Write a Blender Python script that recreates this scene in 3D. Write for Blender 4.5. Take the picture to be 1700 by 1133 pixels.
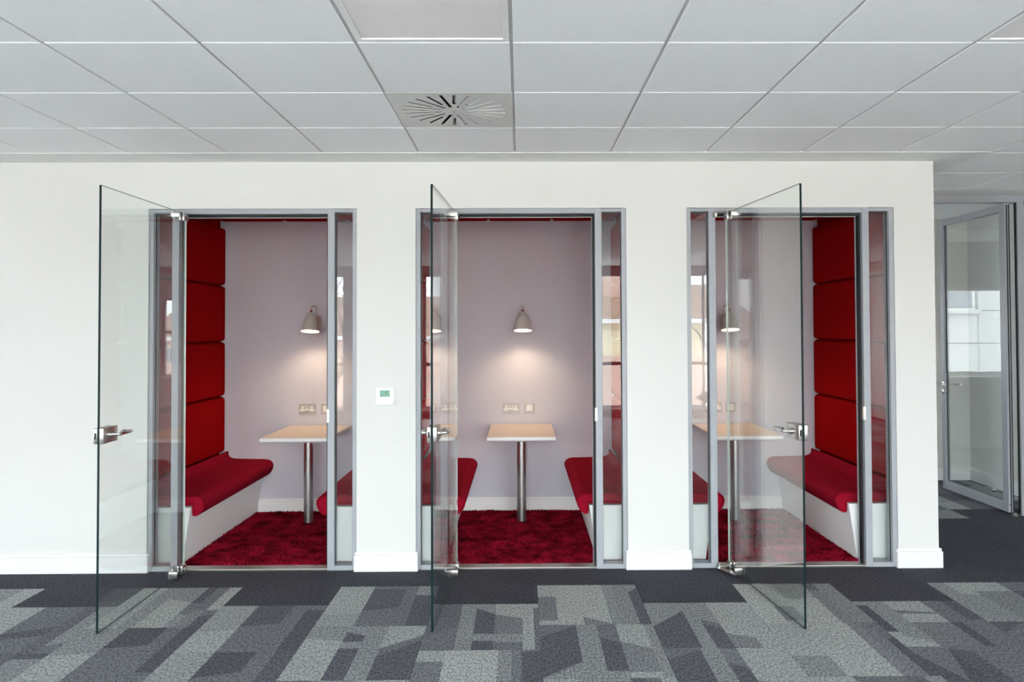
import bpy, bmesh, math, random
import numpy as np
from mathutils import Matrix, Vector

for o in list(bpy.data.objects):
    bpy.data.objects.remove(o)
SC = bpy.context.scene
COL = SC.collection

# ------------------------------------------------------------------ camera
def make_camera():
    yaw, pitch, roll = .00921, .02007, -.00373
    cy, sy, cp, sp, cr, sr = math.cos(yaw), math.sin(yaw), math.cos(pitch), math.sin(pitch), math.cos(roll), math.sin(roll)
    f = Vector((sy * cp, cy * cp, sp)); rt = Vector((cy, -sy, 0)); up = rt.cross(f)
    r2 = rt * cr + up * sr; u2 = up * cr - rt * sr
    cam = bpy.data.cameras.new('camera'); o = bpy.data.objects.new('camera', cam); COL.objects.link(o)
    o.matrix_world = Matrix(((r2.x, u2.x, -f.x, 0), (r2.y, u2.y, -f.y, 0), (r2.z, u2.z, -f.z, 1.581), (0, 0, 0, 1)))
    cam.sensor_width = 36.0; cam.lens = 1216.84 / 1700 * 36
    cam.shift_x = -(875.21 - 850) / 1700; cam.shift_y = -(566.5 - 520.63) / 1700
    cam.clip_start = .05; cam.clip_end = 200
    SC.camera = o
make_camera()

# ------------------------------------------------------------------ world, daylight, exposure
W = bpy.data.worlds.new('overcast'); SC.world = W; W.use_nodes = True
bg = W.node_tree.nodes['Background']
bg.inputs[0].default_value = (.93, .965, 1.0, 1); bg.inputs[1].default_value = 12.0     # even overcast sky
SC.view_settings.view_transform = 'Standard'; SC.view_settings.look = 'None'
SC.view_settings.exposure = 0.585; SC.view_settings.gamma = 1.0; SC.view_settings.use_curve_mapping = False
SC.cycles.max_bounces = 14; SC.cycles.diffuse_bounces = 7; SC.cycles.glossy_bounces = 6
SC.cycles.transparent_max_bounces = 24; SC.cycles.transmission_bounces = 6
SC.cycles.use_denoising = True
# daylight windows of the room: behind the camera (Y = -3.3) and in the back room (Y = 9.5)
ROOM_X0, ROOM_X1, REAR_Y, FAR_Y = -7.6, 6.2, -3.3, 9.5
WINDOWS = [(-6.39, -5.45, .73, 2.15), (-5.05, -3.12, .14, 2.56), (-1.74, 6.0, .14, 2.56)]
def portal(name, x0, x1, z0, z1, y, sign):
    l = bpy.data.lights.new(name, 'AREA'); l.shape = 'RECTANGLE'; l.size = x1 - x0; l.size_y = z1 - z0
    o = bpy.data.objects.new(name, l); COL.objects.link(o)
    o.location = ((x0 + x1) / 2, y, (z0 + z1) / 2); o.rotation_euler = (math.radians(90) * sign, 0, 0)
    l.cycles.is_portal = True
for a, b, WIN_Z0, WIN_Z1 in WINDOWS: portal('window_portal', a, b, WIN_Z0, WIN_Z1, REAR_Y - .1, 1)
portal('window_portal', -.6, 2.78, .95, 2.09, FAR_Y + .1, -1)
portal('window_portal', -1.5, 1.5, .14, 2.56, 0, 1)  # portal of the added end-wall window
_p = COL.objects[-1]; _p.location = (ROOM_X0 - .1, -1.1, 1.35); _p.rotation_euler = (math.radians(90), 0, math.radians(-90))

# ------------------------------------------------------------------ helpers
def tag(o, label=None, cat=None, group=None, kind=None):
    if label: o['label'] = label
    if cat: o['category'] = cat
    if group: o['group'] = group
    if kind: o['kind'] = kind
    return o
def empty(name, loc=(0, 0, 0), rz=0):
    o = bpy.data.objects.new(name, None); COL.objects.link(o); o.location = loc; o.rotation_euler = (0, 0, rz)
    o.empty_display_size = .1
    return o
class MB:
    def __init__(s): s.v = []; s.f = []
    def quadstrip(s, rings, close_ring=True, cap=True):
        n = len(rings[0]); b = len(s.v)
        for r in rings: s.v += [tuple(p) for p in r]
        m = n if close_ring else n - 1
        for i in range(len(rings) - 1):
            for j in range(m):
                j2 = (j + 1) % n
                s.f.append((b + i * n + j, b + i * n + j2, b + (i + 1) * n + j2, b + (i + 1) * n + j))
        if cap and close_ring:
            s.f.append(tuple(b + j for j in range(n - 1, -1, -1)))
            s.f.append(tuple(b + (len(rings) - 1) * n + j for j in range(n)))
        return s
    def box(s, x0, x1, y0, y1, z0, z1):
        b = len(s.v)
        s.v += [(x, y, z) for z in (z0, z1) for x, y in ((x0, y0), (x1, y0), (x1, y1), (x0, y1))]
        for q in ((3, 2, 1, 0), (4, 5, 6, 7), (0, 1, 5, 4), (1, 2, 6, 5), (2, 3, 7, 6), (3, 0, 4, 7)):
            s.f.append(tuple(b + i for i in q))
        return s
    def rbox(s, x0, x1, y0, y1, z0, z1, r=.003, seg=2):
        bm = bmesh.new(); bmesh.ops.create_cube(bm, size=1)
        for v in bm.verts:
            v.co = ((x0 + x1) / 2 + v.co.x * (x1 - x0), (y0 + y1) / 2 + v.co.y * (y1 - y0), (z0 + z1) / 2 + v.co.z * (z1 - z0))
        bmesh.ops.bevel(bm, geom=bm.edges[:], offset=r, segments=seg, profile=.5, affect='EDGES', clamp_overlap=True)
        b = len(s.v); bm.verts.index_update()
        s.v += [tuple(v.co) for v in bm.verts]; s.f += [tuple(b + v.index for v in f.verts) for f in bm.faces]
        bm.free(); return s
    def tube(s, pts, r, n=12, cap=True):
        P = [Vector(p) for p in pts]; R = r if isinstance(r, (list, tuple)) else [r] * len(P)
        rings = []; prev = None
        for i, p in enumerate(P):
            t = (P[min(i + 1, len(P) - 1)] - P[max(i - 1, 0)]).normalized()
            if prev is None:
                a = Vector((0, 0, 1)) if abs(t.z) < .9 else Vector((1, 0, 0)); u = t.cross(a).normalized()
            else: u = (prev - t * prev.dot(t)).normalized()
            prev = u; w = t.cross(u)
            rings.append([p + (u * math.cos(2 * math.pi * k / n) + w * math.sin(2 * math.pi * k / n)) * R[i] for k in range(n)])
        return s.quadstrip(rings, True, cap)
    def lathe(s, prof, c=(0, 0, 0), n=32, cap=True):
        rings = [[(c[0] + r * math.cos(2 * math.pi * k / n), c[1] + r * math.sin(2 * math.pi * k / n), c[2] + z) for k in range(n)] for r, z in prof]
        return s.quadstrip(rings, True, cap)
    def prism_y(s, prof, y0, y1, rb=0, rs=3):
        """profile in (x, z) extruded along y, ends rounded by rb"""
        n = len(prof); cx = sum(p[0] for p in prof) / n; cz = sum(p[1] for p in prof) / n
        def inset(d):
            out = []
            for i in range(n):
                a, b, c = prof[i - 1], prof[i], prof[(i + 1) % n]
                t = Vector((c[0] - a[0], c[1] - a[1])); 
                nn = Vector((-t.y, t.x)).normalized() if t.length else Vector((0, 0))
                out.append((b[0] + nn.x * d * s.wind, b[1] + nn.y * d * s.wind))
            return out
        area = sum(prof[i - 1][0] * prof[i][1] - prof[i][0] * prof[i - 1][1] for i in range(n)); s.wind = 1 if area > 0 else -1
        rings = []
        def ring(y, d): rings.append([(x, y, z) for x, z in (inset(d) if d else prof)])
        if rb:
            for k in range(rs + 1):
                a = math.pi / 2 * k / rs; ring(y0 + rb * (1 - math.sin(a)), rb * (1 - math.cos(math.pi / 2 - a)) if k < rs else 0)
            for k in range(rs, -1, -1):
                a = math.pi / 2 * k / rs; ring(y1 - rb * (1 - math.sin(a)), rb * (1 - math.cos(math.pi / 2 - a)) if k < rs else 0)
        else: ring(y0, 0); ring(y1, 0)
        return s.quadstrip(rings)
    def mesh(s, name='m', fix=True):
        me = bpy.data.meshes.new(name); me.from_pydata(s.v, [], s.f)
        if fix:
            bm = bmesh.new(); bm.from_mesh(me); bmesh.ops.recalc_face_normals(bm, faces=bm.faces[:]); bm.to_mesh(me); bm.free()
        return me
    def build(s, name, mat, parent=None, smooth=False, loc=None, rot=None, fix=True):
        return link(name, s.mesh(name, fix), mat, parent, smooth, loc, rot)
def link(name, me, mat, parent=None, smooth=False, loc=None, rot=None):
    for m in (mat if isinstance(mat, (list, tuple)) else [mat]):
        if m and m.name not in me.materials: me.materials.append(m)
    if smooth:
        me.polygons.foreach_set('use_smooth', [True] * len(me.polygons))
        if smooth != 'all':
            bm = bmesh.new(); bm.from_mesh(me)
            for e in bm.edges:
                if len(e.link_faces) == 2 and e.calc_face_angle(0) > math.radians(40): e.smooth = False
            bm.to_mesh(me); bm.free()
    o = bpy.data.objects.new(name, me); COL.objects.link(o)
    if parent: o.parent = parent
    if loc is not None: o.location = loc
    if rot is not None: o.rotation_euler = rot
    return o

# ------------------------------------------------------------------ materials
def lin(c): return tuple(((x / 255 + .055) / 1.055) ** 2.4 if x > 10 else x / 255 / 12.92 for x in c) + (1,)
def pbr(name, color, rough=.6, metal=0, spec=.5, noise=None, bump=None, coat=0, sheen=0):
    """noise = (scale, amount) colour mottling; bump = (scale, distance)"""
    m = bpy.data.materials.new(name); m.use_nodes = True; nt = m.node_tree; p = nt.nodes['Principled BSDF']
    p.inputs['Base Color'].default_value = color; p.inputs['Roughness'].default_value = rough
    p.inputs['Metallic'].default_value = metal; p.inputs['Specular IOR Level'].default_value = spec
    p.inputs['Coat Weight'].default_value = coat; p.inputs['Sheen Weight'].default_value = sheen
    geo = None
    if noise or bump:
        geo = nt.nodes.new('ShaderNodeNewGeometry')
    if noise:
        t = nt.nodes.new('ShaderNodeTexNoise'); t.inputs['Scale'].default_value = noise[0]; t.inputs['Detail'].default_value = 4
        nt.links.new(geo.outputs['Position'], t.inputs['Vector'])
        mr = nt.nodes.new('ShaderNodeMapRange'); mr.inputs[1].default_value = .3; mr.inputs[2].default_value = .7
        mr.inputs[3].default_value = 1 - noise[1]; mr.inputs[4].default_value = 1 + noise[1]
        nt.links.new(t.outputs['Fac'], mr.inputs[0])
        mx = nt.nodes.new('ShaderNodeMix'); mx.data_type = 'RGBA'; mx.blend_type = 'MULTIPLY'; mx.inputs[0].default_value = 1
        mx.inputs[6].default_value = color; nt.links.new(mr.outputs[0], mx.inputs[7]); nt.links.new(mx.outputs[2], p.inputs['Base Color'])
    if bump:
        t = nt.nodes.new('ShaderNodeTexNoise'); t.inputs['Scale'].default_value = bump[0]; t.inputs['Detail'].default_value = 3
        nt.links.new(geo.outputs['Position'], t.inputs['Vector'])
        b = nt.nodes.new('ShaderNodeBump'); b.inputs['Distance'].default_value = bump[1]; b.inputs['Strength'].default_value = .6
        nt.links.new(t.outputs['Fac'], b.inputs['Height']); nt.links.new(b.outputs[0], p.inputs['Normal'])
    return m
def emit(name, color, strength):
    m = bpy.data.materials.new(name); m.use_nodes = True; nt = m.node_tree; nt.nodes.clear()
    e = nt.nodes.new('ShaderNodeEmission'); e.inputs[0].default_value = color; e.inputs[1].default_value = strength
    o = nt.nodes.new('ShaderNodeOutputMaterial'); nt.links.new(e.outputs[0], o.inputs[0]); return m
def glass(name, tint, f0=.045):
    """clear pane: straight transmission with Fresnel (Schlick) mirror reflection on each face"""
    m = bpy.data.materials.new(name); m.use_nodes = True; nt = m.node_tree; nt.nodes.clear(); N = nt.nodes.new; L = nt.links.new
    geo = N('ShaderNodeNewGeometry'); dot = N('ShaderNodeVectorMath'); dot.operation = 'DOT_PRODUCT'
    L(geo.outputs['Incoming'], dot.inputs[0]); L(geo.outputs['Normal'], dot.inputs[1])
    def mth(op, a, b=None):
        n = N('ShaderNodeMath'); n.operation = op
        for i, x in enumerate((a, b)):
            if x is None: continue
            if isinstance(x, (int, float)): n.inputs[i].default_value = x
            else: L(x, n.inputs[i])
        return n.outputs[0]
    c = mth('ABSOLUTE', dot.outputs['Value']); k = mth('POWER', mth('SUBTRACT', 1.0, c), 5.0)
    f = mth('ADD', mth('MULTIPLY', k, 1 - f0), f0)
    t = N('ShaderNodeBsdfTransparent'); t.inputs[0].default_value = tint
    g = N('ShaderNodeBsdfGlossy'); g.inputs['Roughness'].default_value = 0; g.inputs[0].default_value = (1, 1, 1, 1)
    mx = N('ShaderNodeMixShader'); L(f, mx.inputs[0]); L(t.outputs[0], mx.inputs[1]); L(g.outputs[0], mx.inputs[2])
    o = N('ShaderNodeOutputMaterial'); L(mx.outputs[0], o.inputs[0]); return m

def fabric(name, color, weave=900, amt=.12, sheen=.3, bumpd=.0006, rough=.95, spec=.2):
    m = pbr(name, color, rough, 0, spec, (weave * .45, amt), (weave, bumpd), 0, sheen); return m
def carpet_material():
    m = bpy.data.materials.new('carpet_tile'); m.use_nodes = True; nt = m.node_tree; p = nt.nodes['Principled BSDF']; N = nt.nodes.new; L = nt.links.new
    a = N('ShaderNodeAttribute'); a.attribute_name = 'shade'; a.attribute_type = 'GEOMETRY'
    r = N('ShaderNodeValToRGB'); L(a.outputs['Fac'], r.inputs[0]); e = r.color_ramp.elements
    cols = [(0.0, (.054, .054, .068)), (.2, (.104, .107, .126)), (.4, (.150, .157, .174)), (.6, (.232, .243, .253)), (.8, (.315, .330, .328)), (1.0, (.40, .415, .405))]
    e[0].position = 0; e[0].color = cols[0][1] + (1,); e[1].position = 1; e[1].color = cols[-1][1] + (1,)
    for pos, c in cols[1:-1]:
        x = e.new(pos); x.color = c + (1,)
    geo = N('ShaderNodeNewGeometry')
    mp = N('ShaderNodeMapping'); mp.inputs['Scale'].default_value = (1.0, .55, 1); L(geo.outputs['Position'], mp.inputs[0])
    n1 = N('ShaderNodeTexNoise'); n1.inputs['Scale'].default_value = 105; n1.inputs['Detail'].default_value = 3; L(mp.outputs[0], n1.inputs['Vector'])
    n2 = N('ShaderNodeTexNoise'); n2.inputs['Scale'].default_value = 3.5; n2.inputs['Detail'].default_value = 3; L(geo.outputs['Position'], n2.inputs['Vector'])
    m1 = N('ShaderNodeMapRange'); m1.inputs[1].default_value = .3; m1.inputs[2].default_value = .7; m1.inputs[3].default_value = .42; m1.inputs[4].default_value = 1.58; L(n1.outputs['Fac'], m1.inputs[0])
    m2 = N('ShaderNodeMapRange'); m2.inputs[3].default_value = .9; m2.inputs[4].default_value = 1.1; L(n2.outputs['Fac'], m2.inputs[0])
    mu = N('ShaderNodeMath'); mu.operation = 'MULTIPLY'; L(m1.outputs[0], mu.inputs[0]); L(m2.outputs[0], mu.inputs[1])
    mx = N('ShaderNodeMix'); mx.data_type = 'RGBA'; mx.blend_type = 'MULTIPLY'; mx.inputs[0].default_value = 1
    L(r.outputs[0], mx.inputs[6]); L(mu.outputs[0], mx.inputs[7]); L(mx.outputs[2], p.inputs['Base Color'])
    p.inputs['Roughness'].default_value = .95; p.inputs['Specular IOR Level'].default_value = .10
    b = N('ShaderNodeBump'); b.inputs['Distance'].default_value = .0015; b.inputs['Strength'].default_value = .7; L(n1.outputs['Fac'], b.inputs['Height']); L(b.outputs[0], p.inputs['Normal'])
    return m
def pile_material():
    m = bpy.data.materials.new('red_pile'); m.use_nodes = True; nt = m.node_tree; p = nt.nodes['Principled BSDF']; N = nt.nodes.new; L = nt.links.new
    geo = N('ShaderNodeNewGeometry')
    n1 = N('ShaderNodeTexNoise'); n1.inputs['Scale'].default_value = 7; n1.inputs['Detail'].default_value = 5; n1.inputs['Roughness'].default_value = .65; L(geo.outputs['Position'], n1.inputs['Vector'])
    n2 = N('ShaderNodeTexNoise'); n2.inputs['Scale'].default_value = 160; n2.inputs['Detail'].default_value = 2; L(geo.outputs['Position'], n2.inputs['Vector'])
    ad = N('ShaderNodeMath'); ad.operation = 'MULTIPLY_ADD'; ad.inputs[1].default_value = .5; L(n2.outputs['Fac'], ad.inputs[0]); L(n1.outputs['Fac'], ad.inputs[2])
    r = N('ShaderNodeValToRGB'); e = r.color_ramp.elements; e[0].position = .58; e[0].color = (.060, .0015, .0055, 1); e[1].position = .98; e[1].color = (.50, .012, .043, 1)
    L(ad.outputs[0], r.inputs[0]); L(r.outputs[0], p.inputs['Base Color'])
    p.inputs['Roughness'].default_value = 1; p.inputs['Specular IOR Level'].default_value = .03
    return m
def brick_tex(name, c1, c2, mortar, scale, axis='XZ', bw=.5, rh=.25, ms=.02):
    m = bpy.data.materials.new(name); m.use_nodes = True; nt = m.node_tree; p = nt.nodes['Principled BSDF']; N = nt.nodes.new; L = nt.links.new
    geo = N('ShaderNodeNewGeometry'); sx = N('ShaderNodeSeparateXYZ'); L(geo.outputs['Position'], sx.inputs[0]); cx = N('ShaderNodeCombineXYZ')
    L(sx.outputs[0], cx.inputs[0]); L(sx.outputs[2 if axis == 'XZ' else 1], cx.inputs[1])
    t = N('ShaderNodeTexBrick'); t.inputs['Color1'].default_value = c1; t.inputs['Color2'].default_value = c2; t.inputs['Mortar'].default_value = mortar
    t.inputs['Scale'].default_value = scale; t.inputs['Brick Width'].default_value = bw; t.inputs['Row Height'].default_value = rh; t.inputs['Mortar Size'].default_value = ms
    L(cx.outputs[0], t.inputs['Vector']); L(t.outputs['Color'], p.inputs['Base Color']); p.inputs['Roughness'].default_value = .9
    return m

M = {}
M['paint'] = pbr('white_wall_paint', (.685, .685, .668, 1), .75, 0, .3, (1.2, .012), (60, .0003))
M['ceil_paint'] = pbr('ceiling_paint', (.83, .84, .82, 1), .85, 0, .2)
M['tile'] = pbr('ceiling_tile_white', (.94, .95, .955, 1), .9, 0, .2, (300, .05), (420, .0006))
M['bar'] = pbr('grid_bar_grey', (.74, .73, .735, 1), .6, 0, .3)
M['runner'] = pbr('grid_runner_shaded', (.56, .55, .555, 1), .6, 0, .3)  # darker copy of the bar grey, shade of the lengthwise joints painted in
M['shaded_paint'] = pbr('shaded_wall_paint', (.40, .40, .40, 1), .8, 0, .3)  # wall paint darkened, the dimness of the unlit window wall put into colour
M['plate'] = pbr('vent_plate', (.70, .70, .68, 1), .5, 0, .4)
M['dark'] = pbr('dark_void', (.012, .012, .014, 1), .8)
M['diffuser'] = pbr('light_diffuser', (.90, .86, .85, 1), .45, 0, .4, (6, .02))
M['gloss_white'] = pbr('gloss_white', (.86, .86, .85, 1), .3, 0, .5)
M['skirting'] = pbr('skirting_white', (.80, .80, .805, 1), .35, 0, .5)
M['base_white'] = pbr('bench_base_white', (.93, .93, .93, 1), .45, 0, .45)
M['alu'] = pbr('frame_grey', (.345, .365, .395, 1), .42, .0, .5, (40, .02))
M['alu_dark'] = pbr('frame_grey_dark', (.36, .375, .41, 1), .42, .0, .5)
M['gasket'] = pbr('black_gasket', (.010, .010, .012, 1), .6)
M['steel'] = pbr('brushed_steel', (.62, .61, .58, 1), .28, 1.0, .5, (200, .04))
M['steel_leg'] = pbr('satin_steel', (.50, .50, .50, 1), .33, 1.0, .5)
M['chrome'] = pbr('bright_steel', (.75, .75, .73, 1), .15, 1.0)
M['glass'] = glass('door_glass', (.965, .985, .975, 1), .08)
M['side_glass'] = glass('sidelight_glass', (.965, .982, .976, 1), .042)
M['win_glass'] = glass('window_glass', (.96, .98, .98, 1), .04)
M['edge'] = pbr('glass_edge', (.003, .016, .018, 1), .5, 0, .15)
M['edge_lit'] = pbr('lit_glass_edge', (.45, .50, .47, 1), .2, 0, .5)  # hinge edge: the light it catches is painted in as a pale colour
M['red'] = fabric('red_upholstery', (.31, .0044, .0060, 1), 620, .14, 0, .0004, 1, 0)
M['seat_red'] = fabric('seat_red_upholstery', (.285, .0064, .0215, 1), 620, .14, 0, .0004, 1, .03)
M['felt'] = fabric('mauve_wall_fabric', (.665, .66, .735, 1), 700, .05, .1)
M['pile'] = pile_material()
M['carpet'] = carpet_material()
M['wood_top'] = pbr('birch_laminate', (.82, .70, .575, 1), .38, 0, .5, (18, .03))
M['table_edge'] = pbr('table_edge_white', (.84, .84, .84, 1), .4)
M['lamp'] = pbr('lamp_taupe', (.60, .57, .53, 1), .38, 0, .5)
M['lamp_in'] = pbr('lamp_inside', (.9, .88, .84, 1), .6)
M['brass'] = pbr('copper_holder', (.80, .52, .36, 1), .25, 1.0)
M['bulb'] = emit('lamp_bulb', (1, .80, .58, 1), 60)
M['socket_plate'] = pbr('socket_steel', (.44, .43, .42, 1), .4, .15)
M['plastic'] = pbr('white_plastic', (.84, .84, .84, 1), .35)
M['lcd'] = pbr('green_display', (.20, .42, .30, 1), .25)
M['lcd_ink'] = pbr('display_ink', (.05, .13, .09, 1), .4)
M['grey_ink'] = pbr('grey_print', (.55, .56, .57, 1), .6)
M['red_ink'] = pbr('switch_slot', (.10, .02, .02, 1), .6)

# ------------------------------------------------------------------ setting: shell
CEIL = 2.682; WALL = 4.824
X0G, Y0G, S6 = -.032, 2.8015, .6                    # ceiling grid origin and module
CENT = (-1.757, .006, 1.782)                        # centres of the three booth fronts
INNER = (-1.757, .000, 1.755)                       # centres of the booth interiors
OPEN = ((-2.440, -1.075), (-.689, .700), (1.100, 2.478))
CORNER = 2.745
BACK = 6.36

floor = MB().box(ROOM_X0 - .2, ROOM_X1 + .2, REAR_Y - .3, FAR_Y + .3, -.20, -.006).build('floor', M['dark'])
tag(floor, 'grey patterned carpet tile floor with charcoal border', None, None, 'structure')
ceiling = MB().box(ROOM_X0 - .2, ROOM_X1 + .2, REAR_Y - .3, FAR_Y + .3, CEIL + .03, CEIL + .2).build('ceiling', M['bar'])
tag(ceiling, 'white suspended tile ceiling', None, None, 'structure')

w = MB()
ops = [ROOM_X0] + [x for p in OPEN for x in p] + [CORNER]
for i in range(0, len(ops), 2): w.box(ops[i], ops[i + 1], WALL, WALL + .10, 0, CEIL + .02)
for a, b in OPEN: w.box(a, b, WALL, WALL + .10, 2.374, CEIL + .02)
tag(w.build('wall_front', M['paint']), 'white wall holding the three glazed booth fronts', None, None, 'structure')
tag(MB().box(CORNER - .12, CORNER, WALL + .10, 6.46, 0, CEIL + .02).build('wall_return', M['paint']), 'white return wall at the corridor corner', None, None, 'structure')
tag(MB().box(ROOM_X0, CORNER - .12, BACK, 6.46, 0, CEIL + .02).build('wall_back', M['felt']), 'mauve grey fabric wall behind the three booths', None, None, 'structure')
LY0, LY1 = -2.6, 0.4
w = MB().box(ROOM_X0 - .2, ROOM_X0, REAR_Y, LY0, 0, CEIL + .02).box(ROOM_X0 - .2, ROOM_X0, LY1, 6.46, 0, CEIL + .02)
w.box(ROOM_X0 - .2, ROOM_X0, LY0, LY1, 0, .14).box(ROOM_X0 - .2, ROOM_X0, LY0, LY1, 2.56, CEIL + .02)
e = empty('window_5', (ROOM_X0 - .12, (LY0 + LY1) / 2, .14)); tag(e, 'unseen dark-framed window added in the end wall to brighten the office', None, None, 'structure')  # out of view, added to brighten the left wall and the ceiling
hl = (LY1 - LY0) / 2
MB().box(-.03, .03, -hl, hl, 0, .05).box(-.03, .03, -hl, hl, 2.37, 2.42).box(-.03, .03, -hl, -hl + .05, .05, 2.37).box(-.03, .03, hl - .05, hl, .05, 2.37).build('window_frame', M['alu_dark'], e)
for k in (-1, 1): MB().box(-.028, .028, k * .5 - .03, k * .5 + .03, .05, 2.37).build('mullion', M['alu_dark'], e)
MB().box(-.004, .004, -hl + .05, hl - .05, .05, 2.37).build('pane', M['win_glass'], e)
tag(w.build('wall_left', M['paint']), 'white end wall of the office', None, None, 'structure')
tag(MB().box(ROOM_X1, ROOM_X1 + .2, REAR_Y, FAR_Y, 0, CEIL + .02).build('wall_right', M['paint']), 'white side wall past the corridor', None, None, 'structure')
# rear (window) wall
w = MB(); prev = ROOM_X0
for a, b, WIN_Z0, WIN_Z1 in WINDOWS:
    w.box(prev, a, REAR_Y - .25, REAR_Y, 0, CEIL + .02); prev = b
    w.box(a, b, REAR_Y - .25, REAR_Y, 0, WIN_Z0); w.box(a, b, REAR_Y - .25, REAR_Y, WIN_Z1, CEIL + .02)
w.box(prev, ROOM_X1, REAR_Y - .25, REAR_Y, 0, CEIL + .02)
tag(w.build('wall_rear', M['shaded_paint']), 'window wall with its shade painted in, reflected in the booth glass', None, None, 'structure')
for i, (a, b, WIN_Z0, WIN_Z1) in enumerate(WINDOWS):
    e = empty('window_%d' % (i + 1), ((a + b) / 2, REAR_Y - .12, WIN_Z0)); tag(e, 'tall dark-framed window reflected in the booth glass', None, None, 'structure')
    L_ = (b - a) / 2; H = WIN_Z1 - WIN_Z0; n = max(1, round((b - a) / 1.6))
    MB().box(-L_, L_, -.03, .03, 0, .05).box(-L_, L_, -.03, .03, H - .05, H).box(-L_, -L_ + .05, -.03, .03, .05, H - .05).box(L_ - .05, L_, -.03, .03, .05, H - .05).build('window_frame', M['alu_dark'], e)
    MB().box(-L_, L_, .03, .16, -.02, .012).build('window_sill', M['gloss_white'], e)
    for k in range(1, n): MB().box(-L_ + 2 * L_ * k / n - .03, -L_ + 2 * L_ * k / n + .03, -.028, .028, .05, H - .05).build('mullion', M['alu_dark'], e)
    MB().box(-L_ + .05, L_ - .05, -.025, .025, .77, .83).build('transom', M['alu_dark'], e)
    for k in range(n):
        MB().box(-L_ + 2 * L_ * k / n + .03, -L_ + 2 * L_ * (k + 1) / n - .03, -.004, .004, .05, H - .05).build('pane', M['win_glass'], e)
# back room beyond the corridor
PX0 = -1.0
w = MB().box(PX0 - .2, PX0, 6.46, FAR_Y, 0, CEIL + .02)
tag(w.build('wall_back_room_side', M['paint']), 'white side wall of the room behind the booths', None, None, 'structure')
w = MB().box(PX0, -.6, FAR_Y, FAR_Y + .2, 0, CEIL + .02).box(2.78, 4.0, FAR_Y, FAR_Y + .2, 0, CEIL + .02)
w.box(-.6, 2.78, FAR_Y, FAR_Y + .2, 0, .95).box(-.6, 2.78, FAR_Y, FAR_Y + .2, 2.09, CEIL + .02)
tag(w.build('wall_far', M['paint']), 'white far wall with the window reflected in the corridor door', None, None, 'structure')
tag(MB().box(4.0, 4.64, 7.55, FAR_Y + .2, 0, CEIL + .02).build('wall_corridor_end', M['paint']), 'white wall seen through the framed glass corridor door', None, None, 'structure')
tag(MB().box(4.64, ROOM_X1, 6.62, FAR_Y + .2, 0, CEIL + .02).build('wall_corridor_side', M['paint']), 'white wall beside the open corridor door', None, None, 'structure')
e = empty('window_4', (1.09, FAR_Y + .1, .95)); tag(e, 'bright window mirrored in the corridor door glass', None, None, 'structure')
MB().box(-1.69, 1.69, -.03, .03, 0, .04).box(-1.69, 1.69, -.03, .03, 1.10, 1.14).box(-1.69, -1.64, -.03, .03, .04, 1.10).box(1.64, 1.69, -.03, .03, .04, 1.10).build('window_frame', M['gloss_white'], e)
for k in range(3): MB().box(-1.64 + 1.093 * k + .02, -1.64 + 1.093 * (k + 1) - .02, -.004, .004, .04, 1.10).build('pane', M['win_glass'], e)
for k in (1, 2): MB().box(-1.64 + 1.093 * k - .02, -1.64 + 1.093 * k + .02, -.03, .03, .04, 1.10).build('mullion', M['gloss_white'], e)
MB().rbox(-1.75, 1.75, -.22, -.03, -.05, -.015, .004).build('window_sill', M['gloss_white'], e)

# skirting boards -------------------------------------------------
def skirt(mb, x0, x1, y, d=1, ends=.014):
    """run along x with its back at y, proud towards -y (d=1) or +y (d=-1)"""
    a, b = (y - .018, y) if d > 0 else (y, y + .018)
    mb.box(x0, x1, a, b, 0, .105)
    a, b = (y - .012, y) if d > 0 else (y, y + .012)
    mb.rbox(x0 + .004, x1 - .004, a, b, .105, .125, .004)
mb = MB()
ops = [(ROOM_X0, OPEN[0][0] + .014), (OPEN[0][1] - .014, OPEN[1][0] + .014), (OPEN[1][1] - .014, OPEN[2][0] + .014), (OPEN[2][1] - .014, CORNER + .018)]
for i, (a, b) in enumerate(ops):
    mb = MB(); skirt(mb, a, b, WALL)
    # short returns into the reveals
    for xx, s in ((a, 1), (b, -1)):
        if xx > ROOM_X0 + .1 and xx < CORNER: mb.box(min(xx, xx + s * .014), max(xx, xx + s * .014), WALL, WALL + .018, 0, .118)
    if i == 3:
        mb.box(CORNER, CORNER + .018, WALL, 6.09, 0, .105); mb.rbox(CORNER, CORNER + .012, WALL, 6.09, .105, .125, .004)
    tag(mb.build('baseboard_front_%d' % (i + 1), M['skirting']), 'white moulded skirting along the booth wall', None, None, 'structure')
mb = MB(); skirt(mb, 4.0, 4.64, 7.55)
tag(mb.build('baseboard_corridor_end', M['skirting']), 'white skirting seen through the corridor door', None, None, 'structure')
mb = MB().box(4.622, 4.64, 6.62, 7.532, 0, .105).rbox(4.628, 4.64, 6.62, 7.532, .105, .125, .004); skirt(mb, 4.622, ROOM_X1, 6.62)
tag(mb.build('baseboard_corridor_side', M['skirting']), 'white skirting beside the open corridor door', None, None, 'structure')
mb = MB(); skirt(mb, -3.12, -1.74, REAR_Y, -1)
tag(mb.build('baseboard_rear', M['skirting']), 'white skirting under the window wall', None, None, 'structure')

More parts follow.
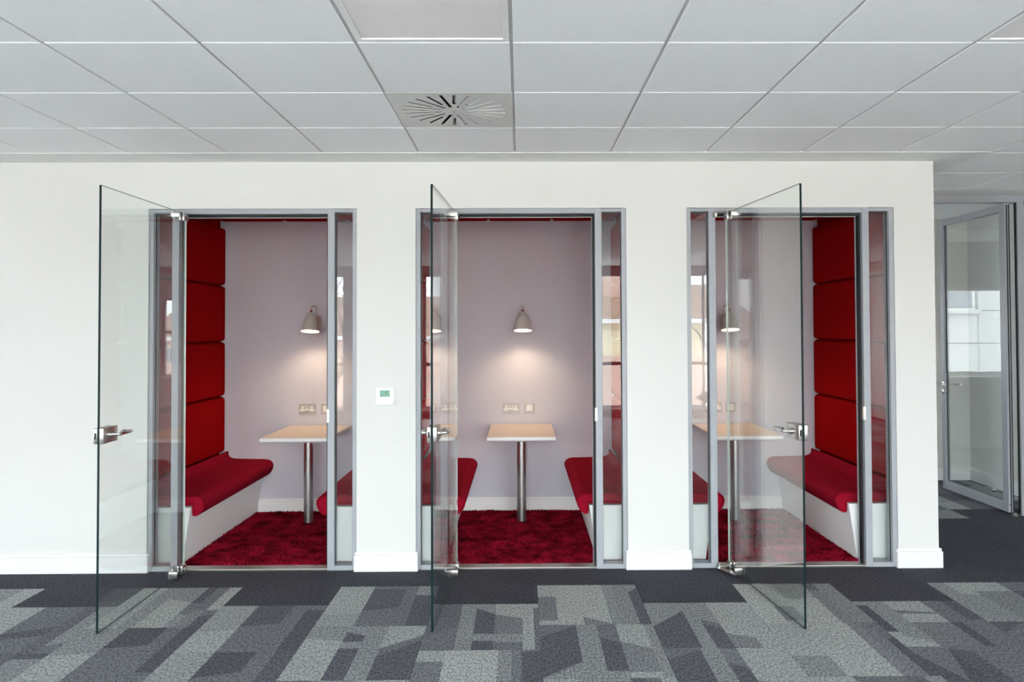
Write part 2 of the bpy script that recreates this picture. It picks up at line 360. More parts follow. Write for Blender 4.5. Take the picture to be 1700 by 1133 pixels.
# ceiling: tiles, bars, margins ------------------------------------
VENT = (-1, 1)                                      # grid cell (i, j) of the air vent
LIGHTS = [(-1, -1), (3, -1)]
tile_me = MB().rbox(-.2932, .2932, -.2942, .2942, 0, .016, .0018, 1).mesh('ceiling_tile')
def cell(i, j): return (X0G + S6 * (i + .5), Y0G + S6 * (j + .5))
rest = MB()
skip = set([VENT] + LIGHTS)
for i in range(-13, 11):
    for j in range(-10, 9):
        cx, cy = cell(i, j)
        if not (ROOM_X0 + .3 < cx < ROOM_X1 - .2) or cy < REAR_Y + .3: continue
        if (i, j) in skip: continue
        front = j <= 2
        corr = j in (3, 4) and i >= 5
        if not (front or corr): continue
        if (front and j >= -1 and -7 <= i <= 6) or (corr and i <= 8):
            link('ceiling_tile', tile_me, M['tile'], ceiling, False, (cx, cy, CEIL))
        else: rest.box(cx - .2925, cx + .2925, cy - .2925, cy + .2925, CEIL, CEIL + .016)
o = rest.build('ceiling_tile_field', M['tile'], ceiling); o['kind'] = 'stuff'
for i in range(-12, 11):
    x = X0G + S6 * i
    if ROOM_X0 < x < ROOM_X1:
        y1 = 5.80 if i >= 5 else 4.60
        MB().box(x - .012, x + .012, REAR_Y, y1, CEIL + .005, CEIL + .03).build('grid_bar', M['runner'], ceiling)
for j in range(-10, 6):
    y = Y0G + S6 * j
    if y < REAR_Y: continue
    x0 = X0G + S6 * 5 if j > 3 else ROOM_X0
    MB().box(x0, ROOM_X1, y - .012, y + .012, CEIL + .0055, CEIL + .03).build('grid_bar', M['bar'], ceiling)
mx = X0G + S6 * 5
MB().box(ROOM_X0, mx, 4.574, 6.46, CEIL - .001, CEIL + .03).build('ceiling_margin', M['ceil_paint'], ceiling)
MB().box(mx - .3, ROOM_X1, 5.80, 6.20, CEIL - .001, CEIL + .03).build('ceiling_margin', M['ceil_paint'], ceiling)
MB().box(PX0, ROOM_X1, 6.20, FAR_Y, CEIL, CEIL + .03).build('ceiling_margin', M['tile'], ceiling)
MB().box(ROOM_X0, mx, 4.568, 4.580, CEIL - .003, CEIL + .02).box(mx - .006, mx + .006, 4.58, 5.80, CEIL - .003, CEIL + .02).build('edge_trim', M['ceil_paint'], ceiling)

# ceiling light panels
nm = {(-1, -1): 'flat square ceiling light in the tile row above the air vent', (3, -1): 'flat square ceiling light cut by the picture corner towards the corridor'}
for (i, j) in LIGHTS:
    cx, cy = cell(i, j)
    e = empty('ceiling_light', (cx, cy, CEIL)); tag(e, nm.get((i, j), 'flat square ceiling light out over the office floor'), 'ceiling light', 'recessed ceiling lights')
    f = MB(); a, b = .2925, .268
    for q in ((-a, a, -a, -b), (-a, a, b, a), (-a, -b, -b, b), (b, a, -b, b)): f.rbox(q[0], q[1], q[2], q[3], -.001, .02, .002, 1)
    f.build('light_frame', M['gloss_white'], e)
    MB().rbox(-.268, .268, -.268, .268, .004, .02, .003, 1).build('diffuser', M['diffuser'], e)

# ceiling swirl vent
def make_vent():
    cx, cy = cell(*VENT)
    e = empty('ceiling_vent', (cx, cy, CEIL)); tag(e, 'square swirl air vent with radial slots in the ceiling', 'ceiling vent')
    n = 24; r1 = .262; hw = .0088
    v = []; f = []
    A = []; B = []; Cc = []
    for k in range(n):
        th = 2 * math.pi * (k + .35) / n; r0 = .062 if k % 2 else .115
        d = (math.cos(th), math.sin(th)); t = (-d[1], d[0])
        for s in (-1, 1):
            A.append((d[0] * r0 + t[0] * hw * s, d[1] * r0 + t[1] * hw * s))
            B.append((d[0] * r1 + t[0] * hw * s, d[1] * r1 + t[1] * hw * s))
            q = B[-1]; m = .2975 / max(abs(q[0]), abs(q[1])); Cc.append((q[0] * m, q[1] * m))
    N2 = 2 * n
    v = [(x, y, 0) for x, y in A + B + Cc] + [(s1 * .2975, s2 * .2975, 0) for s1, s2 in ((1, 1), (-1, 1), (-1, -1), (1, -1))]
    f.append(tuple(range(N2)))
    for k in range(n):
        a, b = 2 * k + 1, (2 * k + 2) % N2
        f.append((a, b, N2 + b, N2 + a))
    for a in range(N2):
        b = (a + 1) % N2
        ca, cb = Cc[a], Cc[b]
        if abs(abs(ca[0]) - .2975) < 1e-6 and abs(abs(cb[1]) - .2975) < 1e-6 and abs(abs(ca[1]) - .2975) > 1e-6 or abs(abs(ca[1]) - .2975) < 1e-6 and abs(abs(cb[0]) - .2975) < 1e-6 and abs(abs(ca[0]) - .2975) > 1e-6:
            sx = 1 if (ca[0] + cb[0]) > 0 else -1; sy = 1 if (ca[1] + cb[1]) > 0 else -1
            cn = 3 * N2 + {(1, 1): 0, (-1, 1): 1, (-1, -1): 2, (1, -1): 3}[(sx, sy)]
            f.append((N2 + a, 2 * N2 + a, cn, 2 * N2 + b, N2 + b))
        else: f.append((N2 + a, 2 * N2 + a, 2 * N2 + b, N2 + b))
    me = bpy.data.meshes.new('vent_plate'); me.from_pydata(v, [], f)
    bm = bmesh.new(); bm.from_mesh(me); ex = bmesh.ops.extrude_face_region(bm, geom=bm.faces[:])
    for g in ex['geom']:
        if isinstance(g, bmesh.types.BMVert): g.co.z += .0025
    bmesh.ops.recalc_face_normals(bm, faces=bm.faces[:]); bm.to_mesh(me); bm.free()
    link('vent_plate', me, M['plate'], e)
    for k in range(n):                               # tilted deflector in every slot
        th = 2 * math.pi * (k + .35) / n; r0 = .062 if k % 2 else .115
        q = [(hw + .0005, .0027), (hw + .0013, .0027), (-.2 * hw + .0008, .0125), (-.2 * hw, .0125)]
        MB().quadstrip([[(r0 + .002, a, b) for a, b in q], [(r1 - .002, a, b) for a, b in q]]).build('deflector', M['plate'], e, False, None, (0, 0, th))
    MB().box(-.29, .29, -.29, .29, .022, .03).build('plenum', M['dark'], e)
    MB().lathe([(.010, 0), (.010, -.002), (.007, -.0035)], n=16).build('centre_screw', M['chrome'], e, True)
make_vent()

# ------------------------------------------------------------------ carpet tiles
D_, A_, B_, C_, L_, H_ = 0.0, .2, .4, .6, .8, 1.0
T = {
 (-6, 0): [(0, .2, [(1, 1, B_)]), (.2, .8, [(.5, .5, C_), (1, 1, L_)]), (.8, 1, [(1, 1, L_)])],
 (-5, 0): [(0, .33, [(1, 1, L_)]), (.33, .5, [(.62, .55, B_), (.75, .70, A_), (1, 1, B_)]), (.5, .72, [(.55, .45, B_), (.70, .66, A_), (1, 1, B_)]), (.72, .86, [(1, 1, A_ + .1)]), (.86, 1, [(.85, .8, C_), (1, 1, B_)])],
 (-5, 1): [(0, .5, [(.25, .2, A_), (1, 1, B_)]), (.5, .75, [(1, 1, A_ + .1)]), (.75, 1, [(.1, .1, A_), (1, 1, C_)])],
 (-4, 0): [(0, .25, [(1, 1, L_)]), (.25, .4, [(1, 1, C_)]), (.4, .66, [(.3, .4, C_), (1, 1, L_)]), (.66, .76, [(.42, .42, A_), (.7, .7, B_), (1, 1, C_)]), (.76, .88, [(.6, .6, B_), (1, 1, B_ + .1)]), (.88, 1, [(.6, .6, L_), (.75, .7, B_), (1, 1, A_)])],
 (-4, 1): [(0, .37, [(.55, .5, C_), (1, 1, L_)]), (.37, .72, [(.42, .35, A_ - .05), (1, 1, B_)]), (.72, .86, [(1, 1, B_)]), (.86, 1, [(.85, .85, A_ - .05), (1, 1, B_)])],
 (-3, 0): [(0, .34, [(.6, .55, C_ + .1), (1, 1, L_)]), (.34, .68, [(.5, .42, A_), (1, 1, B_)]), (.68, .83, [(1, 1, B_)]), (.83, 1, [(.12, .12, B_), (1, 1, A_ - .05)])],
 (-3, 1): [(0, .34, [(.5, .5, C_ + .1), (1, 1, L_)]), (.34, .68, [(.45, .35, A_ - .05), (1, 1, B_)]), (.68, .83, [(1, 1, B_)]), (.83, 1, [(1, 1, A_)])],
 (-2, 0): [(0, .35, [(.75, .7, L_), (1, 1, C_ + .1)]), (.35, .68, [(.08, .08, B_), (.65, .55, A_), (1, 1, B_)]), (.68, .8, [(1, 1, B_)]), (.8, 1, [(.25, .25, C_), (1, 1, A_)])],
 (-2, 1): [(0, .33, [(.25, .3, C_), (1, 1, L_)]), (.33, .5, [(.12, .2, C_), (.32, .32, A_), (.45, .45, C_), (1, 1, A_)]), (.5, .67, [(1, 1, C_)]), (.67, 1, [(.45, .2, L_), (.6, .3, B_), (1, 1, A_)])],
 (-1, 0): [(0, .28, [(.75, .5, A_ + .12), (1, 1, B_)]), (.28, .42, [(1, 1, C_)]), (.42, .6, [(.1, .25, C_), (.68, .68, A_), (.82, .82, C_), (1, 1, A_)]), (.6, .85, [(.25, .35, L_), (.68, .68, B_ + .05), (.85, .85, C_), (1, 1, B_)]), (.85, .95, [(1, 1, L_)]), (.95, 1, [(.1, .1, L_), (1, 1, B_)])],
 (-1, 1): [(0, .22, [(.2, .2, L_), (1, 1, B_ + .05)]), (.22, .65, [(1, 1, L_ + .1)]), (.65, .76, [(1, 1, C_)]), (.76, .84, [(1, 1, B_ + .05)]), (.84, 1, [(.05, .02, B_), (1, 1, A_)])],
 (0, 0): [(0, .17, [(.32, .32, L_), (.9, .9, B_ + .05), (1, 1, L_)]), (.17, .4, [(1, 1, L_ + .05)]), (.4, .65, [(.82, .98, L_ + .05), (1, 1, B_ + .1)]), (.65, .75, [(1, 1, C_)]), (.75, .9, [(1, 1, C_ - .05)]), (.9, 1, [(.2, .1, C_), (1, 1, A_)])],
 (0, 1): [(0, .32, [(.25, .02, B_), (.99, .72, A_), (1, 1, C_)]), (.32, .5, [(1, 1, C_)]), (.5, .67, [(.27, .38, B_), (.88, .88, A_), (1, 1, C_)]), (.67, .92, [(.35, .5, L_), (.9, .9, B_ + .1), (1, 1, L_)]), (.92, 1, [(1, 1, C_)])],
 (1, 0): [(0, .33, [(.55, .2, C_), (.98, .98, A_), (1, 1, B_)]), (.33, .45, [(1, 1, C_)]), (.45, .6, [(.4, .5, C_), (.5, .62, B_), (1, 1, A_)]), (.6, .83, [(.7, .8, L_), (1, 1, B_ + .1)]), (.83, 1, [(1, 1, L_)])],
 (1, 1): [(0, .3, [(.2, .02, B_), (1, 1, A_)]), (.3, .46, [(1, 1, C_)]), (.46, .6, [(.25, .35, B_ + .05), (1, 1, A_)]), (.6, 1, [(.55, .65, L_), (1, 1, C_)])],
 (2, 0): [(0, .22, [(1, 1, L_ + .1)]), (.22, .4, [(.6, .6, L_), (.95, .95, B_ + .1), (1, 1, L_)]), (.4, .7, [(.4, .4, C_ + .1), (1, 1, L_ + .05)]), (.7, .82, [(.15, .22, A_ + .1), (1, 1, B_ + .1)]), (.82, 1, [(1, 1, B_ + .15)])],
 (2, 1): [(0, .3, [(.65, .65, L_), (1, 1, C_)]), (.3, .72, [(1, 1, L_ + .05)]), (.72, .82, [(1, 1, B_ + .1)]), (.82, .92, [(1, 1, B_ + .05)]), (.92, 1, [(.35, .3, B_), (1, 1, A_ - .05)])],
 (3, 0): [(0, .1, [(.1, .1, C_), (.7, .7, A_ - .05), (1, 1, L_)]), (.1, .3, [(.8, .9, C_), (1, 1, L_)]), (.3, .66, [(.22, .28, L_), (.30, .31, B_), (.5, .5, L_), (1, 1, B_ + .05)]), (.66, .76, [(.5, .5, B_), (1, 1, A_ - .05)]), (.76, .86, [(1, 1, B_)]), (.86, 1, [(.45, .45, A_), (1, 1, B_)])],
 (3, 1): [(0, .17, [(.1, .6, B_), (1, 1, A_ - .05)]), (.17, .33, [(.6, .02, B_), (1, 1, A_ - .05)]), (.33, .5, [(.02, .1, B_), (1, 1, A_)]), (.5, .75, [(1, 1, B_)]), (.75, 1, [(.5, .6, B_), (1, 1, A_)])],
 (4, 0): [(0, .18, [(1, 1, C_)]), (.18, .35, [(.3, .35, L_), (1, 1, C_)]), (.35, .72, [(.25, .25, L_), (1, 1, B_ + .1)]), (.72, .85, [(.25, .25, B_), (1, 1, A_)]), (.85, 1, [(1, 1, B_)])],
 (4, 1): [(0, .3, [(.25, .02, A_), (1, 1, B_)]), (.3, 1, [(.6, .5, B_), (1, 1, C_)])],
}
def tile_mesh(stripes, name='carpet_tile'):
    h = .2995; v = []; f = []; sh = []
    def P(u, vv): return (-h + 2 * h * u, h - 2 * h * vv, 0)
    for u0, u1, segs in stripes:
        a = b = 0.0
        for l, r, s in segs:
            i = len(v); v += [P(u0, a), P(u0, l), P(u1, r), P(u1, b)]; f.append((i, i + 1, i + 2, i + 3)); sh.append(s); a, b = l, r
    i = len(v); v += [(-h, -h, 0), (h, -h, 0), (h, h, 0), (-h, h, 0), (-h, -h, -.006), (h, -h, -.006), (h, h, -.006), (-h, h, -.006)]
    for q in ((0, 4, 5, 1), (1, 5, 6, 2), (2, 6, 7, 3), (3, 7, 4, 0)): f.append(tuple(i + k for k in q)); sh.append(.1)
    me = bpy.data.meshes.new(name); me.from_pydata(v, [], f)
    at = me.attributes.new('shade', 'FLOAT', 'FACE'); at.data.foreach_set('value', sh); me.materials.append(M['carpet'])
    return me
XF, YF = .0965, 4.5325
plain_me = tile_mesh([(0, 1, [(1, 1, .03)])], 'border_tile')
tile_mes = {k: tile_mesh(s) for k, s in T.items()}
keys = sorted(tile_mes)
rng = random.Random(4)
field = {'v': [], 'f': [], 's': []}
for k in range(-13, 11):
    off = 0 if k % 2 == 0 else .3
    cx = XF + S6 * k + .3
    if not (ROOM_X0 - .1 < cx < ROOM_X1 + .1): continue
    for r in range(-9, 13):
        cy = YF - off - S6 * r - .3
        if cy > FAR_Y or cy < REAR_Y: continue
        seen = (cy > 2.9 and -4.8 < cx < 5.2)
        if r < 0:
            if cx < CORNER - .2 and cy > WALL + .35: continue       # under the booths
            dark = cy < 6.30
            if seen and cy < 8.0:
                me = plain_me if dark else tile_mes[rng.choice(keys)]
                link('carpet_tile', me, None, floor, False, (cx, cy, 0))
                continue
            me = plain_me if dark else tile_mes[rng.choice(keys)]
        else:
            me = tile_mes.get((k, r)) or tile_mes[rng.choice(keys)]
            if seen:
                link('carpet_tile', me, None, floor, False, (cx, cy, 0)); continue
        b = len(field['v'])
        field['v'] += [(x.co.x + cx, x.co.y + cy, x.co.z) for x in me.vertices]
        field['f'] += [tuple(b + i for i in p.vertices) for p in me.polygons]
        field['s'] += [x.value for x in me.attributes['shade'].data]
me = bpy.data.meshes.new('carpet_tile_field'); me.from_pydata(field['v'], [], field['f'])
at = me.attributes.new('shade', 'FLOAT', 'FACE'); at.data.foreach_set('value', field['s'])
o = link('carpet_tile_field', me, M['carpet'], floor); o['kind'] = 'stuff'

# ------------------------------------------------------------------ booths
WHICH = ('the booth away from the corridor', 'the middle booth', 'the booth beside the corridor')
FR0, FR1, GY = WALL + .010, WALL + .090, WALL + .048     # frame front/back, glass plane

def box_glass(name, x0, x1, y0, y1, z0, z1, mat, parent, thick_axis):
    me = MB().box(x0, x1, y0, y1, z0, z1).mesh(name)
    me.materials.append(mat); me.materials.append(M['edge'])
    for p in me.polygons:
        p.material_index = 0 if abs(p.normal[thick_axis]) > .9 else 1
    o = bpy.data.objects.new(name, me); COL.objects.link(o); o.parent = parent
    return o

def booth_front(i):
    c = CENT[i]; a, b = OPEN[i][0] - c, OPEN[i][1] - c
    e = empty('booth_glazed_screen', (c, 0, 0))
    tag(e, 'grey aluminium door frame with narrow side panes fronting ' + WHICH[i], 'glazed screen', 'booth glazed screens')
    m0, m1 = .488, .533; TOP = 2.374
    MB().rbox(-m0, m0, FR0, FR1, 2.340, TOP, .002).build('head_rail', M['alu'], e)
    for s, q in ((-1, a), (1, b)):
        x0, x1 = sorted((s * m0, s * m1)); MB().rbox(x0, x1, FR0, FR1, 0, TOP, .002).build('mullion', M['alu'], e)
        x0, x1 = sorted((q, q - s * .030)); MB().rbox(x0, x1, FR0, FR1, 0, TOP, .002).build('jamb', M['alu'], e)
        x0, x1 = sorted((s * m1, q - s * .030))
        MB().rbox(x0, x1, FR0, FR1, 2.350, TOP - .002, .002).build('side_head', M['alu'], e)
        MB().rbox(x0, x1, FR0, FR1, .0, .030, .002).build('side_sill', M['alu'], e)
        box_glass('side_pane', x0, x1, GY - .005, GY + .005, .030, 2.350, M['side_glass'], e, 1)
        g = MB()
        for xx in ((x0, x0 + .004), (x1 - .004, x1)): g.box(xx[0], xx[1], GY - .009, GY - .005, .036, 2.35)
        g.box(x0, x1, GY - .009, GY - .005, 2.346, 2.35)
        g.build('glazing_bead', M['gasket'], e)
    MB().box(-m0, m0, FR0 + .030, FR1 - .012, 2.327, 2.340).box(m0 - .012, m0, FR0 + .030, FR1 - .012, .012, 2.324).box(-m0, -m0 + .006, FR0 + .045, FR1 - .012, .012, 2.324).build('door_seal', M['gasket'], e)
    MB().box(-m0, m0, FR1 - .012, FR1, 2.322, 2.340).box(m0 - .016, m0, FR1 - .012, FR1, .012, 2.322).build('door_stop_strip', M['alu'], e)
    MB().rbox(-m0, m0, FR0 - .004, FR1, 0, .014, .003).build('threshold', M['steel'], e)
    MB().rbox(m0 - .003, m0 + .012, FR0 - .003, FR0 + .012, .965, 1.055, .003).rbox(m0 - .006, m0 + .001, FR0 + .002, FR0 + .05, .965, 1.055, .002).build('strike_plate', M['steel'], e)

def glass_door(n, hinge, free, what):
    hx, hy = hinge; fx, fy = free
    ang = math.atan2(fy - hy, fx - hx); Wd = math.hypot(fx - hx, fy - hy)
    e = empty('door_%d' % n, (hx, hy, 0), ang); tag(e, what, 'glass door', None, 'structure')
    z0, z1, t = .012, 2.337, .006
    lf = box_glass('glass_leaf', 0, Wd, -t, t, z0, z1, M['glass'], e, 1)
    lf.data.materials.append(M['edge_lit'])
    for p in lf.data.polygons:
        if p.normal.x < -.9: p.material_index = 2
    # lock case clamped on the free edge
    lc = MB()
    for s in (-1, 1): lc.rbox(Wd - .135, Wd + .003, min(s * t, s * (t + .020)), max(s * t, s * (t + .020)), .987, 1.069, .004, 3)
    lc.rbox(Wd - .001, Wd + .004, -t - .018, -t - .001, .990, 1.066, .001); lc.rbox(Wd - .001, Wd + .004, t + .001, t + .018, .990, 1.066, .001)
    lock = lc.build('lock_case', M['steel'], e, True)
    MB().rbox(Wd + .002, Wd + .0075, -t - .014, -t - .004, 1.012, 1.045, .001).build('latch_bolt', M['gasket'], lock)
    for s in (-1, 1):
        y0 = s * (t + .018); x = Wd - .075; z = 1.028; pts = [(x, y0, z)]
        pts += [(x, y0 + s * .030, z)]
        for k in range(1, 6):
            a = math.pi / 2 * k / 5; pts.append((x - .014 * (1 - math.cos(a)), y0 + s * (.030 + .014 * math.sin(a)), z))
        pts.append((x - .108, y0 + s * .044, z + .001))
        for k in range(1, 9):
            a = math.pi * k / 8; pts.append((x - .108 - .0185 * math.sin(a), y0 + s * (.0255 + .0185 * math.cos(a)), z + .001))
        pts.append((x - .092, y0 + s * .007, z + .001))
        MB().tube(pts, .0085, 12).build('lever_handle', M['chrome'], e, True)
        MB().lathe([(.0, 0), (.017, 0), (.017, .012), (.013, .016), (0, .016)], n=20, cap=False).build('lever_rose', M['steel'], lock, True, (x, s * (t + .019), z), (-s * math.pi / 2, 0, 0))
    # pivot patch fittings, top and bottom, with an offset arm back to the frame
    for z, s in ((z0, 1), (z1, -1)):
        h = MB()
        za, zb = sorted((z - s * .004, z + s * .048))
        for sd in (-1, 1): h.rbox(-.002, .058, min(sd * t, sd * (t + .011)), max(sd * t, sd * (t + .011)), za, zb, .003)
        zc, zd = sorted((z - s * .004, z - s * .0005)); h.rbox(-.002, .058, -t - .011, t + .011, zc, zd, .001)
        p = h.build('pivot_clamp', M['steel'], e, True)
        k = MB()
        za, zb = sorted((z - s * .002, z + s * .004)); pl = [(-.014, -.080), (.016, -.088), (.150, -.030), (.150, -.008), (.085, -.009), (.010, -.050), (-.014, -.060)]
        k.quadstrip([[(x, y, za) for x, y in pl], [(x, y, zb) for x, y in pl]])
        za, zb = sorted((z - s * .006, z + s * .030)); k.lathe([(.012, za), (.012, zb)], (.002, -.072, 0), 16)
        za, zb = sorted((z - s * .002, z + s * .040)); k.rbox(.140, .150, -t - .020, t + .020, za, zb, .003)
        k.build('pivot_arm', M['steel'], e, True)
        for xx in (.014, .040):
            for sd in (-1, 1): MB().lathe([(.009, 0), (.009, .003), (.006, .005)], n=14).build('clamp_screw', M['chrome'], p, True, (xx, sd * (t + .011), z + s * .024), (-sd * math.pi / 2, 0, 0))
    return e

def pillow(w, h, t, r=.035, n=18, bulge=.004):
    """padded panel in the x-y plane, face at z = t + bulge"""
    def coords(L):
        k = min(r, L / 2 * .9); a = [0, .04, .12, .25, .42, .65, 1]
        c = [k * x for x in a] + list(np.linspace(k, L - k, 6)[1:-1]) + [L - k * x for x in a[::-1]]
        return c
    xs, ys = coords(w), coords(h); mb = MB()
    def prof(d):
        x = min(d / r, 1); return math.sqrt(max(0, 1 - (1 - x) ** 2))
    g = []
    for y in ys:
        for x in xs:
            dx, dy = min(x, w - x), min(y, h - y); q = min(prof(dx), prof(dy)) if min(dx, dy) == 0 else (prof(dx) * prof(dy))
            b = bulge * math.sin(math.pi * x / w) * math.sin(math.pi * y / h)
            g.append((x - w / 2, y - h / 2, t * q + b))
    nx, ny = len(xs), len(ys); mb.v = g
    for j in range(ny - 1):
        for i in range(nx - 1):
            a = j * nx + i; mb.f.append((a, a + 1, a + nx + 1, a + nx))
    border = [i for i in range(nx)] + [j * nx + nx - 1 for j in range(1, ny)] + [(ny - 1) * nx + i for i in range(nx - 2, -1, -1)] + [j * nx for j in range(ny - 2, 0, -1)]
    mb.f.append(tuple(border[::-1]))
    return mb
SEAMS = (.525, 1.005, 1.475, 1.955, 2.455)
HW = .777                                                # booth half width to the padding face
PAD = .055
side_pad = {}
def booth_interior(i):
    c = INNER[i]; Y0, Y1 = WALL + .115, BACK - .012
    ly = Y1 - Y0; tw = WHICH[i]
    for s, sd in ((-1, 'hinge'), (1, 'latch')):
        e = empty('padded_wall', (c + s * (HW + PAD + .004), (Y0 + Y1) / 2, 0))
        tag(e, 'red padded wall panels on the door-%s side of %s' % (sd, tw), 'wall padding', 'red booth wall padding')
        for k in range(4):
            z0, z1 = SEAMS[k] + .001, SEAMS[k + 1] - .001
            if k not in side_pad: side_pad[k] = pillow(ly, z1 - z0, PAD, .030).mesh('padded_panel')
            link('padded_panel', side_pad[k], M['red'], e, 'all', (0, 0, (z0 + z1) / 2), (math.pi / 2, 0, -s * math.pi / 2))
        MB().box(-.02 if s < 0 else .0, .0 if s < 0 else .02, -ly / 2 - .02, ly / 2, 0, 2.62).build('backing_board', M['red'], e)
        # bench -----------------------------------------------------
        b = empty('booth_bench', (c + s * HW, Y0 + .02, 0))
        tag(b, 'red cushioned bench on white base, door-%s side of %s' % (sd, tw), 'bench', 'booth benches')
        def mp(o): return -s * o
        base = [(mp(-.0), 0), (mp(.262), 0), (mp(.318), .385), (mp(-.0), .385)]
        MB().prism_y(base, .0, ly - .022).build('bench_base', M['base_white'], b)
        cu = [(.004, .530), (.010, .508), (.028, .481), (.06, .468), (.14, .464), (.25, .462), (.33, .461), (.365, .455), (.388, .441), (.401, .420), (.402, .398), (.394, .372), (.378, .345), (.358, .327), (.338, .320), (.322, .326), (.320, .345), (.319, .392), (.004, .392)]
        MB().prism_y([(mp(o), z) for o, z in cu], .022, ly - .006, .016).build('seat_cushion', M['seat_red'], b, True)
    # padded ceiling
    e = empty('padded_ceiling', (c, (Y0 + Y1) / 2, 2.578)); tag(e, 'red padded ceiling panels inside ' + tw, 'ceiling padding', 'red booth ceiling padding')
    wp = 2 * (HW + .045) / 3
    if 'c' not in side_pad: side_pad['c'] = pillow(wp + .018, ly + .10, .07, .034, bulge=.004).mesh('ceiling_panel')
    for k in (-1, 0, 1): link('ceiling_panel', side_pad['c'], M['red'], e, 'all', (k * wp, -.04, 0), (math.pi, 0, 0))
    MB().box(-HW - .06, HW + .06, -ly / 2 - .05, ly / 2, .0, .03).build('backing_board', M['red'], e)
    # skirting on the back wall
    mb = MB(); skirt(mb, c - .50, c + .50, BACK)
    tag(mb.build('baseboard_back_%d' % (i + 1), M['base_white']), 'white skirting at the back of ' + tw, None, None, 'structure')

def booth_carpet(i):
    rg = np.random.default_rng(10 + i); c = INNER[i]
    x0, x1, y0, y1 = c - .72, c + .72, WALL + .095, BACK - .018
    n = 26000
    ys = y0 + .030; nf = 900                       # narrow strip in front of the bench ends
    px = np.concatenate([rg.uniform(c - .513, c + .513, n - nf), rg.uniform(x0, x1, nf)]); py = np.concatenate([rg.uniform(ys, y1, n - nf), rg.uniform(y0, ys, nf)])
    lump = .0035 * np.sin(px * 21 + 2 * np.sin(py * 13)) * np.cos(py * 17 + 1.5 * np.sin(px * 9))
    h = rg.uniform(.012, .021, n) + lump; th = rg.uniform(0, 2 * np.pi, n); lean = rg.uniform(.002, .012, n); wd = rg.uniform(.0022, .0042, n)
    flow = np.sin(px * 6.3 + 1.7 * i) * 2 + np.cos(py * 5.1) * 2 + rg.normal(0, .7, n)
    ca, sa = np.cos(th), np.sin(th)
    tri = np.zeros((n, 4, 3))
    tri[:, 0] = np.stack([px - ca * wd, py - sa * wd, np.full(n, .002)], -1)
    tri[:, 1] = np.stack([px + ca * wd, py + sa * wd, np.full(n, .002)], -1)
    tx, ty = px + np.cos(flow) * lean, py + np.sin(flow) * lean
    tri[:, 2] = np.stack([tx + ca * wd * .7, ty + sa * wd * .7, h], -1)
    tri[:, 3] = np.stack([tx - ca * wd * .7, ty - sa * wd * .7, h], -1)
    xa, xb = c - .513, c + .513; B8 = [[x0, y0], [x1, y0], [x1, ys], [xb, ys], [xb, y1], [xa, y1], [xa, ys], [x0, ys]]; base = np.array([p + [.009] for p in B8])
    tri[..., 0] = np.clip(tri[..., 0], x0, x1); lo = np.where(tri[..., 1] > ys, xa, x0); hi = np.where(tri[..., 1] > ys, xb, x1); tri[..., 0] = np.clip(tri[..., 0], lo, hi); tri[..., 1] = np.clip(tri[..., 1], y0, y1)
    V = np.concatenate([base, tri.reshape(-1, 3)])
    me = bpy.data.meshes.new('booth_carpet')
    nq = n + 3; me.vertices.add(len(V)); me.vertices.foreach_set('co', V.ravel())
    idx = np.concatenate([np.array([0, 1, 2, 7, 6, 3, 4, 5, 7, 2, 3, 6]), np.arange(8, 8 + 4 * n)])
    me.loops.add(4 * nq); me.loops.foreach_set('vertex_index', idx)
    me.polygons.add(nq); me.polygons.foreach_set('loop_start', np.arange(0, 4 * nq, 4)); me.polygons.foreach_set('loop_total', np.full(nq, 4))
    me.update(calc_edges=True)
    o = link('booth_carpet', me, M['pile'])
    tag(o, 'deep red shaggy carpet on the floor of ' + WHICH[i], 'carpet', 'red booth carpets', 'stuff')

TABX = (-1.722, .004, 1.744)
def booth_table(i):
    e = empty('booth_table', (TABX[i], 0, 0)); tag(e, 'birch topped table on a steel post in ' + WHICH[i], 'table', 'booth tables')
    x, y0, y1 = .262, 5.60, BACK - .012
    # white edged board: chamfered underside
    def ring(ix, z): return [(-x + ix, y0 + ix, z), (x - ix, y0 + ix, z), (x - ix, y1, z), (-x + ix, y1, z)]
    MB().quadstrip([ring(.022, .712), ring(.003, .722), ring(0, .726), ring(0, .7475), ring(.002, .7495)]).build('table_edge', M['table_edge'], e)
    MB().box(-x + .003, x - .003, y0 + .003, y1, .7485, .7505).build('table_top', M['wood_top'], e)
    MB().lathe([(.0375, .019), (.0375, .709), (.060, .709), (.060, .7125)], (0, 5.985, 0), 36).build('table_post', M['steel_leg'], e, True)

